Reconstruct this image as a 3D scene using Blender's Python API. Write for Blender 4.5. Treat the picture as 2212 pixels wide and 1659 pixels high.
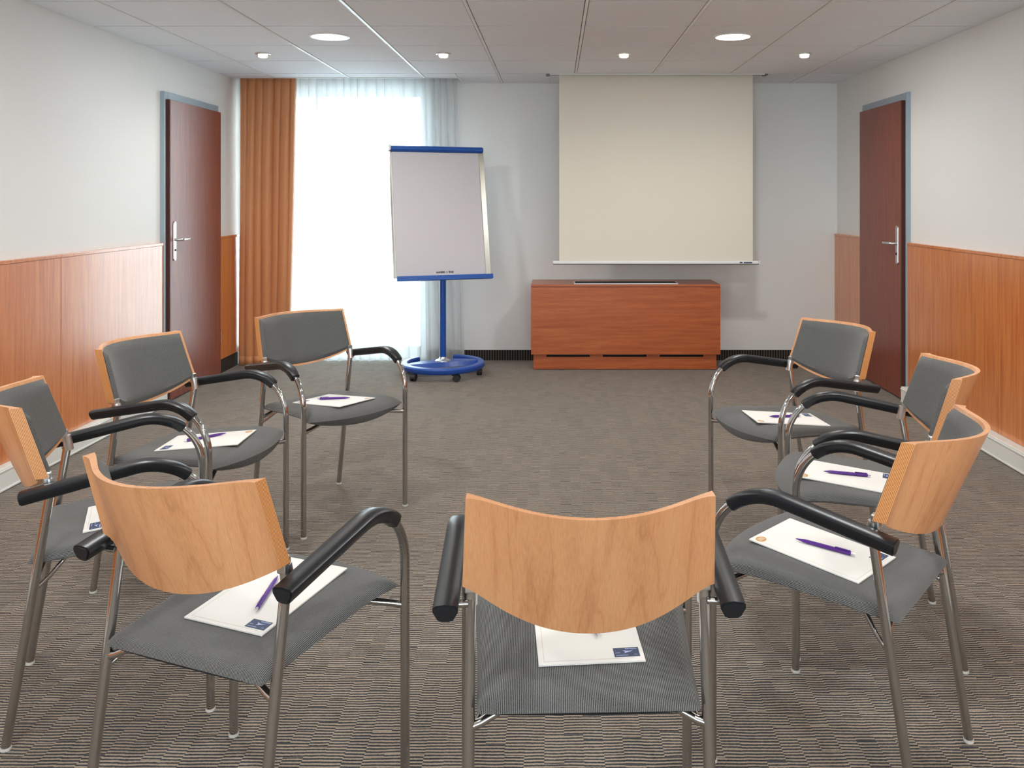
import bpy, bmesh, math, random
from mathutils import Vector, Matrix
random.seed(7)
for o in list(bpy.data.objects): bpy.data.objects.remove(o)
scn = bpy.context.scene
COL = scn.collection
PI = math.pi
R = math.radians

# ------------------------------------------------------------------ dimensions
EYE = 1.39                      # camera height
XL, XR = -2.68, 2.43            # side walls
YB, YF = 7.40, -3.60            # wall with the window, wall behind the camera
ZC = 2.39                       # suspended ceiling
FPX, PX, PY = 1852.0, 1200.0, 430.0   # focal length and vanishing point in pixels of the 2212 x 1659 frame

# ------------------------------------------------------------------ camera
cam = bpy.data.cameras.new('camera')
cam.sensor_fit = 'HORIZONTAL'; cam.sensor_width = 36.0
cam.lens = 36.0 * FPX / 2212.0
cam.shift_x = -(PX - 1106.0) / 2212.0
cam.shift_y = -(829.5 - PY) / 2212.0
cam.clip_start = 0.05
camo = bpy.data.objects.new('camera', cam); COL.objects.link(camo)
camo.location = (0, 0, EYE); camo.rotation_euler = (R(90), 0, 0)
scn.camera = camo

# ------------------------------------------------------------------ world, daylight, exposure
SKY = 11.5
world = bpy.data.worlds.new('overcast_sky'); scn.world = world; world.use_nodes = True
wn = world.node_tree.nodes['Background']
wn.inputs[0].default_value = (0.78, 0.91, 1.0, 1); wn.inputs[1].default_value = SKY
pl = bpy.data.lights.new('window_portal', 'AREA'); pl.shape = 'RECTANGLE'; pl.size = 1.50; pl.size_y = 2.36
pl.cycles.is_portal = True
po = bpy.data.objects.new('window_portal', pl); COL.objects.link(po)
po.location = (-1.86, 7.70, 1.19); po.rotation_euler = (R(-90), 0, 0)
pl2 = bpy.data.lights.new('window_portal', 'AREA'); pl2.shape = 'RECTANGLE'; pl2.size = 3.25; pl2.size_y = 1.55  # portal for the added window behind the camera
pl2.cycles.is_portal = True
po2 = bpy.data.objects.new('window_portal', pl2); COL.objects.link(po2)
po2.location = (-.125, -3.82, 1.475); po2.rotation_euler = (R(90), 0, 0)
BIG_W, SPOT_W = 15.0, 13.0       # lamp outputs, used in the lamp builders
vs = scn.view_settings
vs.view_transform = 'Standard'; vs.look = 'None'; vs.gamma = 1.0; vs.use_curve_mapping = False
vs.exposure = 0.12

# ------------------------------------------------------------------ material helpers
def srgb(r, g, b):
    f = lambda c: (c/255/12.92) if c/255 <= 0.04045 else ((c/255+0.055)/1.055)**2.4
    return (f(r), f(g), f(b), 1)
class NT:
    def __init__(s, name):
        s.m = bpy.data.materials.new(name); s.m.use_nodes = True
        s.t = s.m.node_tree; s.n = s.t.nodes; s.p = s.n['Principled BSDF']; s.out = s.n['Material Output']
    def new(s, typ, **kw):
        n = s.n.new(typ)
        for k, v in kw.items(): setattr(n, k, v)
        return n
    def link(s, a, b): s.t.links.new(a, b)
    def math(s, op, a, b=None, c=None):
        n = s.new('ShaderNodeMath', operation=op)
        for i, v in enumerate((a, b, c)):
            if v is None: continue
            if isinstance(v, (int, float)): n.inputs[i].default_value = v
            else: s.link(v, n.inputs[i])
        return n.outputs[0]
    def coord(s, scale=(1, 1, 1), rot=(0, 0, 0)):
        tc = s.new('ShaderNodeTexCoord'); mp = s.new('ShaderNodeMapping')
        mp.inputs['Scale'].default_value = scale; mp.inputs['Rotation'].default_value = rot
        s.link(tc.outputs['Object'], mp.inputs[0]); return mp.outputs[0]
    def noise(s, vec, scale, detail=3, rough=.5, dist=0):
        n = s.new('ShaderNodeTexNoise'); n.inputs['Scale'].default_value = scale
        n.inputs['Detail'].default_value = detail; n.inputs['Roughness'].default_value = rough
        n.inputs['Distortion'].default_value = dist
        s.link(vec, n.inputs['Vector']); return n.outputs['Fac']
    def ramp(s, fac, stops):
        n = s.new('ShaderNodeValToRGB'); e = n.color_ramp.elements
        while len(e) < len(stops): e.new(.5)
        for i, (p, c) in enumerate(stops): e[i].position = p; e[i].color = c
        s.link(fac, n.inputs[0]); return n.outputs[0]
    def bump(s, h, strength=.2, dist=.002):
        b = s.new('ShaderNodeBump'); b.inputs['Strength'].default_value = strength; b.inputs['Distance'].default_value = dist
        s.link(h, b.inputs['Height']); s.link(b.outputs[0], s.p.inputs['Normal'])
    def set(s, **kw):
        for k, v in kw.items(): s.p.inputs[k.replace('_', ' ')].default_value = v
        return s
def plain(name, col, rough=.5, metal=0.0, **kw):
    t = NT(name); t.set(Base_Color=col, Roughness=rough, Metallic=metal, **kw); return t.m
def textured(name, col, var=.06, rough=.6, scale=90, bump=.15, dist=.001):
    t = NT(name); v = t.coord()
    n = t.noise(v, scale, 4, .6)
    lo = tuple(c*(1-var) for c in col[:3])+(1,); hi = tuple(min(1, c*(1+var)) for c in col[:3])+(1,)
    t.link(t.ramp(n, [(.3, lo), (.7, hi)]), t.p.inputs['Base Color'])
    t.set(Roughness=rough); t.bump(n, bump, dist); return t.m
def wood(name, dark, mid, light, stretch=(9, 9, .55), scale=5, rough=.35, fine=True, coat=0.0, dist=.6):
    t = NT(name); v = t.coord(stretch)
    a = t.noise(v, scale, 5, .6, dist)
    v2 = t.coord(tuple(c*7 for c in stretch)); b = t.noise(v2, scale, 3, .6)
    m = t.math('ADD', t.math('MULTIPLY', a, .7), t.math('MULTIPLY', b, .3))
    t.link(t.ramp(m, [(.33, dark), (.5, mid), (.68, light)]), t.p.inputs['Base Color'])
    t.set(Roughness=rough); t.p.inputs['Coat Weight'].default_value = coat
    t.p.inputs['Coat Roughness'].default_value = .16
    t.bump(b, .04, .0006); return t.m

M = {}
M['wall'] = textured('wall_paint', srgb(240, 240, 238), .015, .75, 160, .25, .0012)
M['tile'] = textured('ceiling_tile', srgb(242, 245, 250), .04, .9, 260, .3, .001)
M['slab'] = plain('ceiling_void', srgb(84, 86, 90), .9)
M['white_metal'] = plain('white_lacquer', srgb(238, 238, 238), .35)
M['duct'] = plain('white_duct', srgb(235, 235, 230), .4)
M['grey_frame'] = plain('blue_grey_lacquer', srgb(160, 176, 188), .38)
M['panel'] = wood('wainscot_veneer', srgb(188, 102, 48), srgb(214, 126, 62), srgb(228, 146, 78), (7, 7, .35), 6, .36, coat=1.0)
M['door'] = wood('mahogany_veneer', srgb(108, 52, 38), srgb(134, 68, 50), srgb(152, 82, 60), (14, 14, .5), 6, .36, coat=.12)
M['door_edge'] = plain('door_edge', srgb(88, 44, 34), .45)
M['cabinet'] = wood('cherry_veneer', srgb(160, 78, 38), srgb(182, 94, 48), srgb(198, 112, 60), (.5, 8, 9), 5, .35, coat=.2)
M['black'] = plain('matt_black', (.012, .012, .014, 1), .6)
M['chrome'] = plain('chrome', (.52, .52, .52, 1), .09, 1.0)
M['steel'] = plain('brushed_steel', (.72, .72, .72, 1), .3, 1.0)
M['alu'] = plain('anodised_aluminium', (.62, .62, .56, 1), .28, 1.0)
M['arm'] = textured('black_arm_plastic', (.010, .012, .016, 1), .15, .34, 500, .12, .0004)
M['glide'] = plain('clear_glide', srgb(215, 215, 210), .3)
M['paper'] = textured('white_paper', srgb(240, 238, 234), .01, .7, 300, .05, .0003)
M['flip_paper'] = textured('flip_paper', srgb(202, 198, 202), .01, .7, 300, .05, .0003)
M['ink'] = plain('black_ink', (.02, .02, .025, 1), .6)
M['logo_blue'] = plain('slate_blue_print', srgb(62, 74, 104), .6)
M['logo_light'] = plain('pale_blue_print', srgb(176, 190, 236), .6)
M['logo_orange'] = plain('ochre_print', srgb(206, 146, 60), .6)
M['line'] = plain('thin_print_line', srgb(196, 184, 178), .7)
M['pen'] = plain('purple_plastic', srgb(88, 42, 140), .25)
M['blue'] = plain('blue_lacquer', srgb(24, 82, 168), .3)
M['blue_base'] = plain('royal_blue_base', srgb(36, 80, 168), .32)
M['rubber'] = plain('black_rubber', (.015, .015, .017, 1), .5)
M['screen'] = textured('screen_cloth', srgb(232, 226, 212), .012, .85, 400, .06, .0003)
M['concrete'] = textured('terrace_concrete', srgb(222, 222, 218), .04, .9, 3, .1, .002)
M['pvc'] = plain('white_window_frame', srgb(235, 238, 240), .35)
M['housing'] = plain('grey_housing', srgb(120, 124, 130), .5)

# birch shell: broad cathedral grain
t = NT('beech_plywood'); v = t.coord((4.2, .8, .55))
a = t.noise(v, 2.4, 2, .45, .5)
ring = t.math('FRACT', t.math('MULTIPLY', a, 8.0))
ringl = t.math('POWER', t.math('SUBTRACT', 1.0, t.math('ABSOLUTE', t.math('SUBTRACT', t.math('MULTIPLY', ring, 2.0), 1.0))), 5.0)
fine = t.noise(t.coord((150, 40, 5)), 3, 3, .6); broad = t.noise(t.coord((6, 2, .9)), 2, 3, .5)
mix = t.math('SUBTRACT', t.math('ADD', t.math('MULTIPLY', fine, .45), t.math('MULTIPLY', broad, .55)), t.math('MULTIPLY', ringl, .13))
t.link(t.ramp(mix, [(.22, srgb(194, 132, 88)), (.46, srgb(220, 158, 110)), (.68, srgb(232, 174, 126))]), t.p.inputs['Base Color'])
t.set(Roughness=.38); t.p.inputs['Coat Weight'].default_value = .12
t.bump(fine, .04, .0005); M['beech'] = t.m
# plywood edge: fine layers running parallel to the shell
t = NT('plywood_edge'); v = t.coord()
sx = t.new('ShaderNodeSeparateXYZ'); t.link(v, sx.inputs[0])
yy = t.math('ADD', sx.outputs[1], t.math('MULTIPLY', sx.outputs[2], .327))
s1 = t.math('SINE', t.math('MULTIPLY', yy, 2*PI/.0034))
t.link(t.ramp(t.math('ADD', t.math('MULTIPLY', s1, .4), .5), [(.1, srgb(176, 104, 56)), (.7, srgb(234, 170, 108))]), t.p.inputs['Base Color'])
t.set(Roughness=.45); M['ply_edge'] = t.m
# ribbed grey upholstery
def fabric(name, lo, hi):
    t = NT(name); v = t.coord()
    s = t.new('ShaderNodeSeparateXYZ'); t.link(v, s.inputs[0])
    warp = t.noise(v, 14, 2, .5)
    at = t.new('ShaderNodeAttribute'); at.attribute_name = 'rib'      # distance across the weave, stored on the cushions
    xx = t.math('ADD', at.outputs['Fac'], t.math('MULTIPLY', warp, .004))
    rib = t.math('ADD', t.math('MULTIPLY', t.math('SINE', t.math('MULTIPLY', xx, 2*PI/.0034)), .5), .5)
    nub = t.noise(v, 420, 3, .6)
    h = t.math('ADD', t.math('MULTIPLY', rib, .65), t.math('MULTIPLY', nub, .5))
    t.link(t.ramp(h, [(.25, lo), (.85, hi)]), t.p.inputs['Base Color'])
    t.set(Roughness=.95); t.p.inputs['Sheen Weight'].default_value = .15
    t.bump(h, .45, .0012); return t.m
M['fabric'] = fabric('grey_ribbed_upholstery', srgb(28, 31, 36), srgb(124, 124, 122))
M['piping'] = plain('navy_seat_underside', (.012, .014, .022, 1), .8)
# carpet of tan and charcoal loop rows, in staggered blocks
t = NT('loop_carpet'); v = t.coord()
s = t.new('ShaderNodeSeparateXYZ'); t.link(v, s.inputs[0])
wob = t.noise(v, 9, 2, .5); wob2 = t.noise(v, 160, 2, .6)
X = t.math('ADD', s.outputs[0], t.math('MULTIPLY', wob2, .006))
Y = t.math('ADD', s.outputs[1], t.math('ADD', t.math('MULTIPLY', wob, .010), t.math('MULTIPLY', wob2, .004)))
bx = t.math('FLOOR', t.math('DIVIDE', X, .050))
w1 = t.new('ShaderNodeTexWhiteNoise', noise_dimensions='1D'); t.link(bx, w1.inputs['W'])
by = t.math('FLOOR', t.math('ADD', t.math('DIVIDE', Y, .105), w1.outputs[0]))
cv = t.new('ShaderNodeCombineXYZ'); t.link(bx, cv.inputs[0]); t.link(by, cv.inputs[1])
w2 = t.new('ShaderNodeTexWhiteNoise', noise_dimensions='2D'); t.link(cv.outputs[0], w2.inputs['Vector'])
ph = t.math('MULTIPLY', w2.outputs[0], 2*PI)
row = t.math('SINE', t.math('ADD', t.math('MULTIPLY', Y, 2*PI/.0122), ph))
row = t.math('ADD', t.math('MULTIPLY', row, .5), .5)
fib = t.noise(v, 330, 3, .7); blot = t.noise(v, 5, 3, .6)
h = t.math('ADD', t.math('ADD', t.math('MULTIPLY', row, .80), t.math('MULTIPLY', fib, .46)), t.math('ADD', t.math('MULTIPLY', w2.outputs[0], .10), t.math('MULTIPLY', blot, .12)))
t.link(t.ramp(h, [(.38, srgb(20, 24, 34)), (.64, srgb(64, 65, 69)), (1.0, srgb(170, 154, 134))]), t.p.inputs['Base Color'])
t.set(Roughness=.95); t.p.inputs['Sheen Weight'].default_value = .25; t.p.inputs['Sheen Roughness'].default_value = .4
t.bump(h, .7, .004); M['carpet'] = t.m
# carpet skirting with vertical ribs
t = NT('ribbed_carpet_skirting'); v = t.coord()
s = t.new('ShaderNodeSeparateXYZ'); t.link(v, s.inputs[0])
q = t.math('ADD', s.outputs[0], s.outputs[1])
rib = t.math('ADD', t.math('MULTIPLY', t.math('SINE', t.math('MULTIPLY', q, 2*PI/.022)), .5), .5)
n = t.noise(v, 200, 2, .6); h = t.math('ADD', t.math('MULTIPLY', rib, .6), t.math('MULTIPLY', n, .4))
t.link(t.ramp(h, [(.35, srgb(16, 16, 18)), (.9, srgb(98, 88, 78))]), t.p.inputs['Base Color'])
t.set(Roughness=.95); t.bump(h, .6, .004); M['skirting'] = t.m
# orange satin curtain
t = NT('orange_curtain_satin'); v = t.coord((300, 300, 60)); n = t.noise(v, 2, 2, .5)
t.link(t.ramp(n, [(.3, srgb(210, 136, 84)), (.7, srgb(226, 154, 100))]), t.p.inputs['Base Color'])
t.set(Roughness=.42); t.p.inputs['Sheen Weight'].default_value = .3
tr = t.new('ShaderNodeBsdfTranslucent'); tr.inputs[0].default_value = srgb(214, 120, 60)
mx = t.new('ShaderNodeMixShader'); mx.inputs[0].default_value = .10
t.link(t.p.outputs[0], mx.inputs[1]); t.link(tr.outputs[0], mx.inputs[2]); t.link(mx.outputs[0], t.out.inputs[0]); M['orange'] = t.m
# sheer voile
t = NT('sheer_voile'); di = t.new('ShaderNodeBsdfDiffuse'); di.inputs[0].default_value = (.86, .88, .89, 1)
tr = t.new('ShaderNodeBsdfTranslucent'); tr.inputs[0].default_value = (.90, .93, .95, 1)
tp = t.new('ShaderNodeBsdfTransparent')
m1 = t.new('ShaderNodeMixShader'); m1.inputs[0].default_value = .55; t.link(di.outputs[0], m1.inputs[1]); t.link(tr.outputs[0], m1.inputs[2])
m2 = t.new('ShaderNodeMixShader'); m2.inputs[0].default_value = .34; t.link(m1.outputs[0], m2.inputs[1]); t.link(tp.outputs[0], m2.inputs[2])
t.link(m2.outputs[0], t.out.inputs[0]); M['sheer'] = t.m
# window glass
t = NT('window_glass'); tp = t.new('ShaderNodeBsdfTransparent'); tp.inputs[0].default_value = (.95, .98, .97, 1)
gl = t.new('ShaderNodeBsdfGlossy'); gl.inputs['Roughness'].default_value = .02
fr = t.new('ShaderNodeFresnel'); m1 = t.new('ShaderNodeMixShader'); t.link(fr.outputs[0], m1.inputs[0])
t.link(tp.outputs[0], m1.inputs[1]); t.link(gl.outputs[0], m1.inputs[2]); t.link(m1.outputs[0], t.out.inputs[0]); M['glass'] = t.m
def emit(name, col, s):
    t = NT(name); t.set(Base_Color=(.9, .9, .9, 1)); t.p.inputs['Emission Color'].default_value = col; t.p.inputs['Emission Strength'].default_value = s; return t.m
M['lamp_cool'] = emit('lamp_diffuser', (1, .95, .82, 1), 4.0)
M['lamp_warm'] = emit('spot_glass', (1, .84, .56, 1), 3.0)

# ------------------------------------------------------------------ mesh helpers
def bm_box(bm, x0, x1, y0, y1, z0, z1, bev=0.0, mat=0):
    vs_ = [bm.verts.new(p) for p in ((x0,y0,z0),(x1,y0,z0),(x1,y1,z0),(x0,y1,z0),(x0,y0,z1),(x1,y0,z1),(x1,y1,z1),(x0,y1,z1))]
    fs = [bm.faces.new([vs_[i] for i in q]) for q in ((3,2,1,0),(4,5,6,7),(0,1,5,4),(1,2,6,5),(2,3,7,6),(3,0,4,7))]
    for f_ in fs: f_.material_index = mat
    if bev > 0:
        es = list({e for f_ in fs for e in f_.edges})
        bmesh.ops.bevel(bm, geom=es, offset=bev, segments=2, affect='EDGES', profile=.5)
    return vs_
def bm_tube(bm, pts, r, seg=16, cap=True, mat=0, closed=False):
    pts = [Vector(p) for p in pts]; n = len(pts); rings = []
    up = None
    for i, p in enumerate(pts):
        if closed: d = (pts[(i+1) % n]-pts[i-1])
        else: d = (pts[min(i+1, n-1)]-pts[max(i-1, 0)])
        d.normalize()
        if up is None:
            up = Vector((0, 0, 1)) if abs(d.z) < .9 else Vector((1, 0, 0))
        s_ = d.cross(up); s_.normalize(); up = s_.cross(d); up.normalize()
        rr = r[i] if isinstance(r, (list, tuple)) else r
        rings.append([bm.verts.new(p + s_*(rr*math.cos(2*PI*k/seg)) + up*(rr*math.sin(2*PI*k/seg))) for k in range(seg)])
    m = n if closed else n-1
    for i in range(m):
        a, b = rings[i], rings[(i+1) % n]
        for k in range(seg):
            f_ = bm.faces.new((a[k], a[(k+1) % seg], b[(k+1) % seg], b[k])); f_.smooth = True; f_.material_index = mat
    if cap and not closed:
        bm.faces.new(rings[0][::-1]).material_index = mat; bm.faces.new(rings[-1]).material_index = mat
def bm_lathe(bm, prof, c=(0, 0, 0), seg=32, mat=0, smooth=True):
    rings = []
    for (r, z) in prof:
        if r < 1e-6: rings.append([bm.verts.new((c[0], c[1], c[2]+z))])
        else: rings.append([bm.verts.new((c[0]+r*math.cos(2*PI*k/seg), c[1]+r*math.sin(2*PI*k/seg), c[2]+z)) for k in range(seg)])
    for a, b in zip(rings[:-1], rings[1:]):
        for k in range(seg):
            k2 = (k+1) % seg
            q = [a[0] if len(a) == 1 else a[k], a[0] if len(a) == 1 else a[k2], b[0] if len(b) == 1 else b[k2], b[0] if len(b) == 1 else b[k]]
            q2 = []
            for v_ in q:
                if v_ not in q2: q2.append(v_)
            if len(q2) >= 3:
                f_ = bm.faces.new(q2); f_.smooth = smooth; f_.material_index = mat
def finish(bm, name):
    bmesh.ops.remove_doubles(bm, verts=bm.verts, dist=1e-6)
    bmesh.ops.recalc_face_normals(bm, faces=bm.faces)
    for e in bm.edges:
        if len(e.link_faces) == 2 and e.calc_face_angle(0) > R(42): e.smooth = False
    me = bpy.data.meshes.new(name); bm.to_mesh(me); bm.free(); return me
def obj(name, me, mats, parent=None, loc=(0, 0, 0), rot=(0, 0, 0)):
    if isinstance(me, bmesh.types.BMesh): me = finish(me, name)
    if not isinstance(mats, (list, tuple)): mats = [mats]
    if not me.materials:
        for m_ in mats: me.materials.append(M[m_] if isinstance(m_, str) else m_)
    o = bpy.data.objects.new(name, me); COL.objects.link(o)
    o.location = loc; o.rotation_euler = rot
    if parent: o.parent = parent
    return o
def box(name, m, x0, x1, y0, y1, z0, z1, parent=None, bev=0.0):
    """box with its origin at its own centre, coordinates in the parent's space"""
    bm = bmesh.new(); cx, cy, cz = (x0+x1)/2, (y0+y1)/2, (z0+z1)/2
    bm_box(bm, x0-cx, x1-cx, y0-cy, y1-cy, z0-cz, z1-cz, bev)
    return obj(name, bm, m, parent, (cx, cy, cz))
def empty(name, loc=(0, 0, 0), rz=0.0):
    o = bpy.data.objects.new(name, None); COL.objects.link(o); o.location = loc; o.rotation_euler = (0, 0, rz)
    o.empty_display_size = .1; return o
def tag(o, label, cat, group=None):
    o['label'] = label; o['category'] = cat
    if group: o['group'] = group
    return o
def struct(o, label=None):
    o['kind'] = 'structure'
    if label: o['label'] = label
    return o

# ================================================================== THE SETTING
struct(box('floor', 'carpet', XL-.1, XR+.1, YF-.1, YB+.30, -.10, 0), 'loop-pile carpet in staggered tan and charcoal rows')
struct(box('terrace_front', 'concrete', -8, 8, YF-14, YF-.22, -.16, -.06), 'pale paving outside the added window behind the chairs')
struct(box('terrace', 'concrete', -9, 6, YB+.32, YB+14, -.16, -.06), 'pale terrace paving outside the window')

# walls
struct(box('wall_left', 'wall', XL-.12, XL, YF-.12, YB+.3, 0, 2.56), 'white painted wall on the curtain side')
struct(box('wall_right', 'wall', XR, XR+.12, YF-.12, YB+.3, 0, 2.56), 'white painted wall opposite the curtain')
V0, V1, VZ0, VZ1 = -1.75, 1.50, .70, 2.25       # unseen second window, added behind the chairs for fill light
bm = bmesh.new()
bm_box(bm, XL, V0, YF-.20, YF, 0, 2.56); bm_box(bm, V1, XR, YF-.20, YF, 0, 2.56)
bm_box(bm, V0, V1, YF-.20, YF, 0, VZ0); bm_box(bm, V0, V1, YF-.20, YF, VZ1, 2.56)
struct(obj('wall_front', bm, 'wall'), 'white painted wall behind the ring of chairs')
WX0, WX1, WZ1 = -2.60, -1.123, 2.36
bm = bmesh.new()
bm_box(bm, WX1, XR, YB, YB+.30, 0, 2.56)
bm_box(bm, XL, WX0, YB, YB+.30, 0, 2.56)
bm_box(bm, WX0, WX1, YB, YB+.30, WZ1, 2.56)
struct(obj('wall_back', bm, 'wall'), 'white end wall with the window opening')

# window
win = struct(empty('window_1', ((WX0+WX1)/2, YB+.2, 0)), 'tall white framed window behind the sheer curtain')
fy0, fy1 = -.03, .03
hw = (WX1-WX0)/2
box('window_frame', 'pvc', -hw, -hw+.07, fy0, fy1, 0, WZ1, win, .004)
box('window_frame', 'pvc', hw-.07, hw, fy0, fy1, 0, WZ1, win, .004)
box('window_frame', 'pvc', -hw+.07, hw-.07, fy0, fy1, WZ1-.07, WZ1, win, .004)
box('window_frame', 'pvc', -hw+.07, hw-.07, fy0, fy1, 0, .09, win, .004)
box('window_mullion', 'pvc', -hw+.44, -hw+.50, fy0, fy1, .09, WZ1-.07, win, .004)
box('pane', 'glass', -hw+.07, -hw+.44, -.006, .006, .09, WZ1-.07, win)
box('pane', 'glass', -hw+.50, hw-.07, -.006, .006, .09, WZ1-.07, win)
box('window_sill', 'duct', -hw, hw, -.19, fy0, 0.0, .025, win, .003)

added_win = struct(empty('added_window_2', ((V0+V1)/2, YF-.12, VZ0)), 'wide white framed window, unseen, added in the wall behind the chairs for fill light')
h2, q2 = (V1-V0)/2, VZ1-VZ0
for a_, b_, c_, d_ in ((-h2, -h2+.06, 0, q2), (h2-.06, h2, 0, q2), (-h2+.06, h2-.06, 0, .06), (-h2+.06, h2-.06, q2-.06, q2), (-.545, -.485, .06, q2-.06), (.485, .545, .06, q2-.06)):
    box('window_frame', 'pvc', a_, b_, -.03, .03, c_, d_, added_win, .003)
for a_, b_ in ((-h2+.06, -.545), (-.485, .485), (.545, h2-.06)): box('pane', 'glass', a_, b_, -.005, .005, .06, q2-.06, added_win)
box('window_sill', 'duct', -h2, h2, .031, .14, 0, .02, added_win, .003)

# ceiling: void slab, lay-in tiles, runners, curtain slot
PITCH, GX0, GY0 = .62, .16, 6.82
ceil = struct(box('ceiling', 'slab', XL, XR, YF, YB, 2.47, 2.56), 'suspended ceiling of off-white mineral fibre tiles')
def cpart(name, m, x0, x1, y0, y1, z0, z1, bev=0):
    o = box(name, m, x0, x1, y0, y1, z0, z1, None, bev)
    o.parent = ceil; o.matrix_parent_inverse = Matrix.Translation(-ceil.location); return o
SLOT_X, SLOT_Y = -.80, 7.06
HX0, HX1, HY0, HY1 = -.045, 1.665, 6.83, 6.925     # screen housing
xs = [XL] + [GX0+PITCH*k for k in range(-4, 4)] + [XR]
ys = [GY0-PITCH*k for k in range(17, -1, -1)]; ys = [YF] + [y for y in ys if y > YF+.1] + [YB]
for i in range(len(xs)-1):
    for j in range(len(ys)-1):
        x0, x1, y0, y1 = xs[i]+.012, xs[i+1]-.012, ys[j]+.008, ys[j+1]-.008
        if i == 0: x0 = XL+.001
        if i == len(xs)-2: x1 = XR-.001
        if j == len(ys)-2:
            y1 = YB-.001
            if x1 < SLOT_X: y1 = SLOT_Y-.02
            elif x0 < SLOT_X:
                cpart('ceiling_tile', 'tile', x0, SLOT_X-.004, y0, SLOT_Y-.02, ZC, ZC+.018)
                x0 = SLOT_X+.004
            if x1 > HX0 and x0 < HX1:
                if x0 < HX0: cpart('ceiling_tile', 'tile', x0, HX0-.002, y0, y1, ZC, ZC+.018); x0 = HX0
                if x1 > HX1: cpart('ceiling_tile', 'tile', HX1+.002, x1, y0, y1, ZC, ZC+.018); x1 = HX1
                y0 = HY1+.003
        if x1-x0 > .03 and y1-y0 > .03:
            cpart('ceiling_tile', 'tile', x0, x1, y0, y1, ZC, ZC+.018)
for k in range(-4, 4):
    x = GX0+PITCH*k
    y1 = SLOT_Y-.02 if x < SLOT_X else (HY0-.004 if HX0 < x < HX1 else YB-.001)
    cpart('grid_runner', 'white_metal', x-.008, x+.008, YF, y1, ZC-.003, ZC+.03)
    if HX0 < x < HX1: cpart('grid_runner', 'white_metal', x-.008, x+.008, HY1+.003, YB-.001, ZC-.003, ZC+.03)
for y in ys[1:-1]:
    for i in range(len(xs)-1):
        cpart('grid_cross_bar', 'slab', xs[i]+.0085, xs[i+1]-.0085, y-.012, y+.012, ZC+.0185, ZC+.03)
cpart('edge_strip', 'white_metal', XL+.001, SLOT_X+.002, SLOT_Y-.018, SLOT_Y, ZC-.006, ZC+.06)
cpart('edge_strip', 'white_metal', SLOT_X-.002, SLOT_X+.016, SLOT_Y+.001, YB-.001, ZC-.006, ZC+.06)
cpart('curtain_rail', 'white_metal', XL+.02, SLOT_X-.03, 7.195, 7.215, 2.445, 2.469)
cpart('curtain_rail', 'white_metal', XL+.02, SLOT_X-.03, 7.285, 7.305, 2.445, 2.469)

# wainscots, ducts, skirting
WZ = 1.075
def wainscot(name, label, side, spans):
    root = struct(empty(name, ((XL if side < 0 else XR), 0, 0)), label)
    for (a, b) in spans:
        x0, x1 = (0, .022) if side < 0 else (-.022, 0)
        box('panel', 'panel', x0, x1, a+.0015, b-.0015, .115, WZ-.0005, root, .0012)
        c0, c1 = (0, .026) if side < 0 else (-.026, 0)
        box('cap_rail', 'panel', c0, c1, a+.0008, b-.0008, WZ, WZ+.018, root, .002)
    return root
LD0, LD1 = 5.82, 6.775            # left door frame along the wall
RD0, RD1 = 5.875, 6.746           # right door frame
def spans(y): 
    out = []; 
    while y > YF+.05: out.append((max(y-1.21, YF+.001), y)); y -= 1.21
    return out
wainscot('trim_1', 'wood veneer wainscot on the curtain-side wall', -1, spans(LD0-.002) + [(LD1+.002, YB-.20)])
wainscot('trim_2', 'wood veneer wainscot on the wall opposite the curtain', 1, spans(RD0-.002) + [(RD1+.002, YB-.001)])
def duct(name, label, side, yend):
    bm = bmesh.new(); d = .062 if side < 0 else .078
    x0, x1 = (XL, XL+d) if side < 0 else (XR-d, XR)
    bm_box(bm, x0, x1, YF+.001, yend, 0, .114, .006)
    lx0, lx1 = (XL, XL+d+.004) if side < 0 else (XR-d-.004, XR)
    bm_box(bm, lx0, lx1, YF+.001, yend-.004, .006, .014, .001)
    bm_box(bm, lx0, lx1, YF+.001, yend-.004, .096, .102, .001)
    struct(obj(name, bm, 'duct'), label)
duct('baseboard_left', 'white cable duct along the foot of the curtain-side wainscot', -1, LD0-.03)
duct('baseboard_right', 'white cable duct along the foot of the wainscot opposite the curtain', 1, RD0-.03)
struct(box('baseboard_back', 'skirting', -1.10, XR-.001, YB-.012, YB-.0005, 0, .088), 'dark ribbed carpet skirting below the end wall')
struct(box('baseboard_curtain_side', 'skirting', XL+.0005, XL+.012, LD1+.004, YB-.20, 0, .112), 'dark ribbed skirting between door and orange curtain')
struct(box('baseboard_cabinet_side', 'skirting', XR-.012, XR-.0005, RD1+.004, YB-.014, 0, .112), 'dark ribbed skirting between door and end wall')

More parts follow.
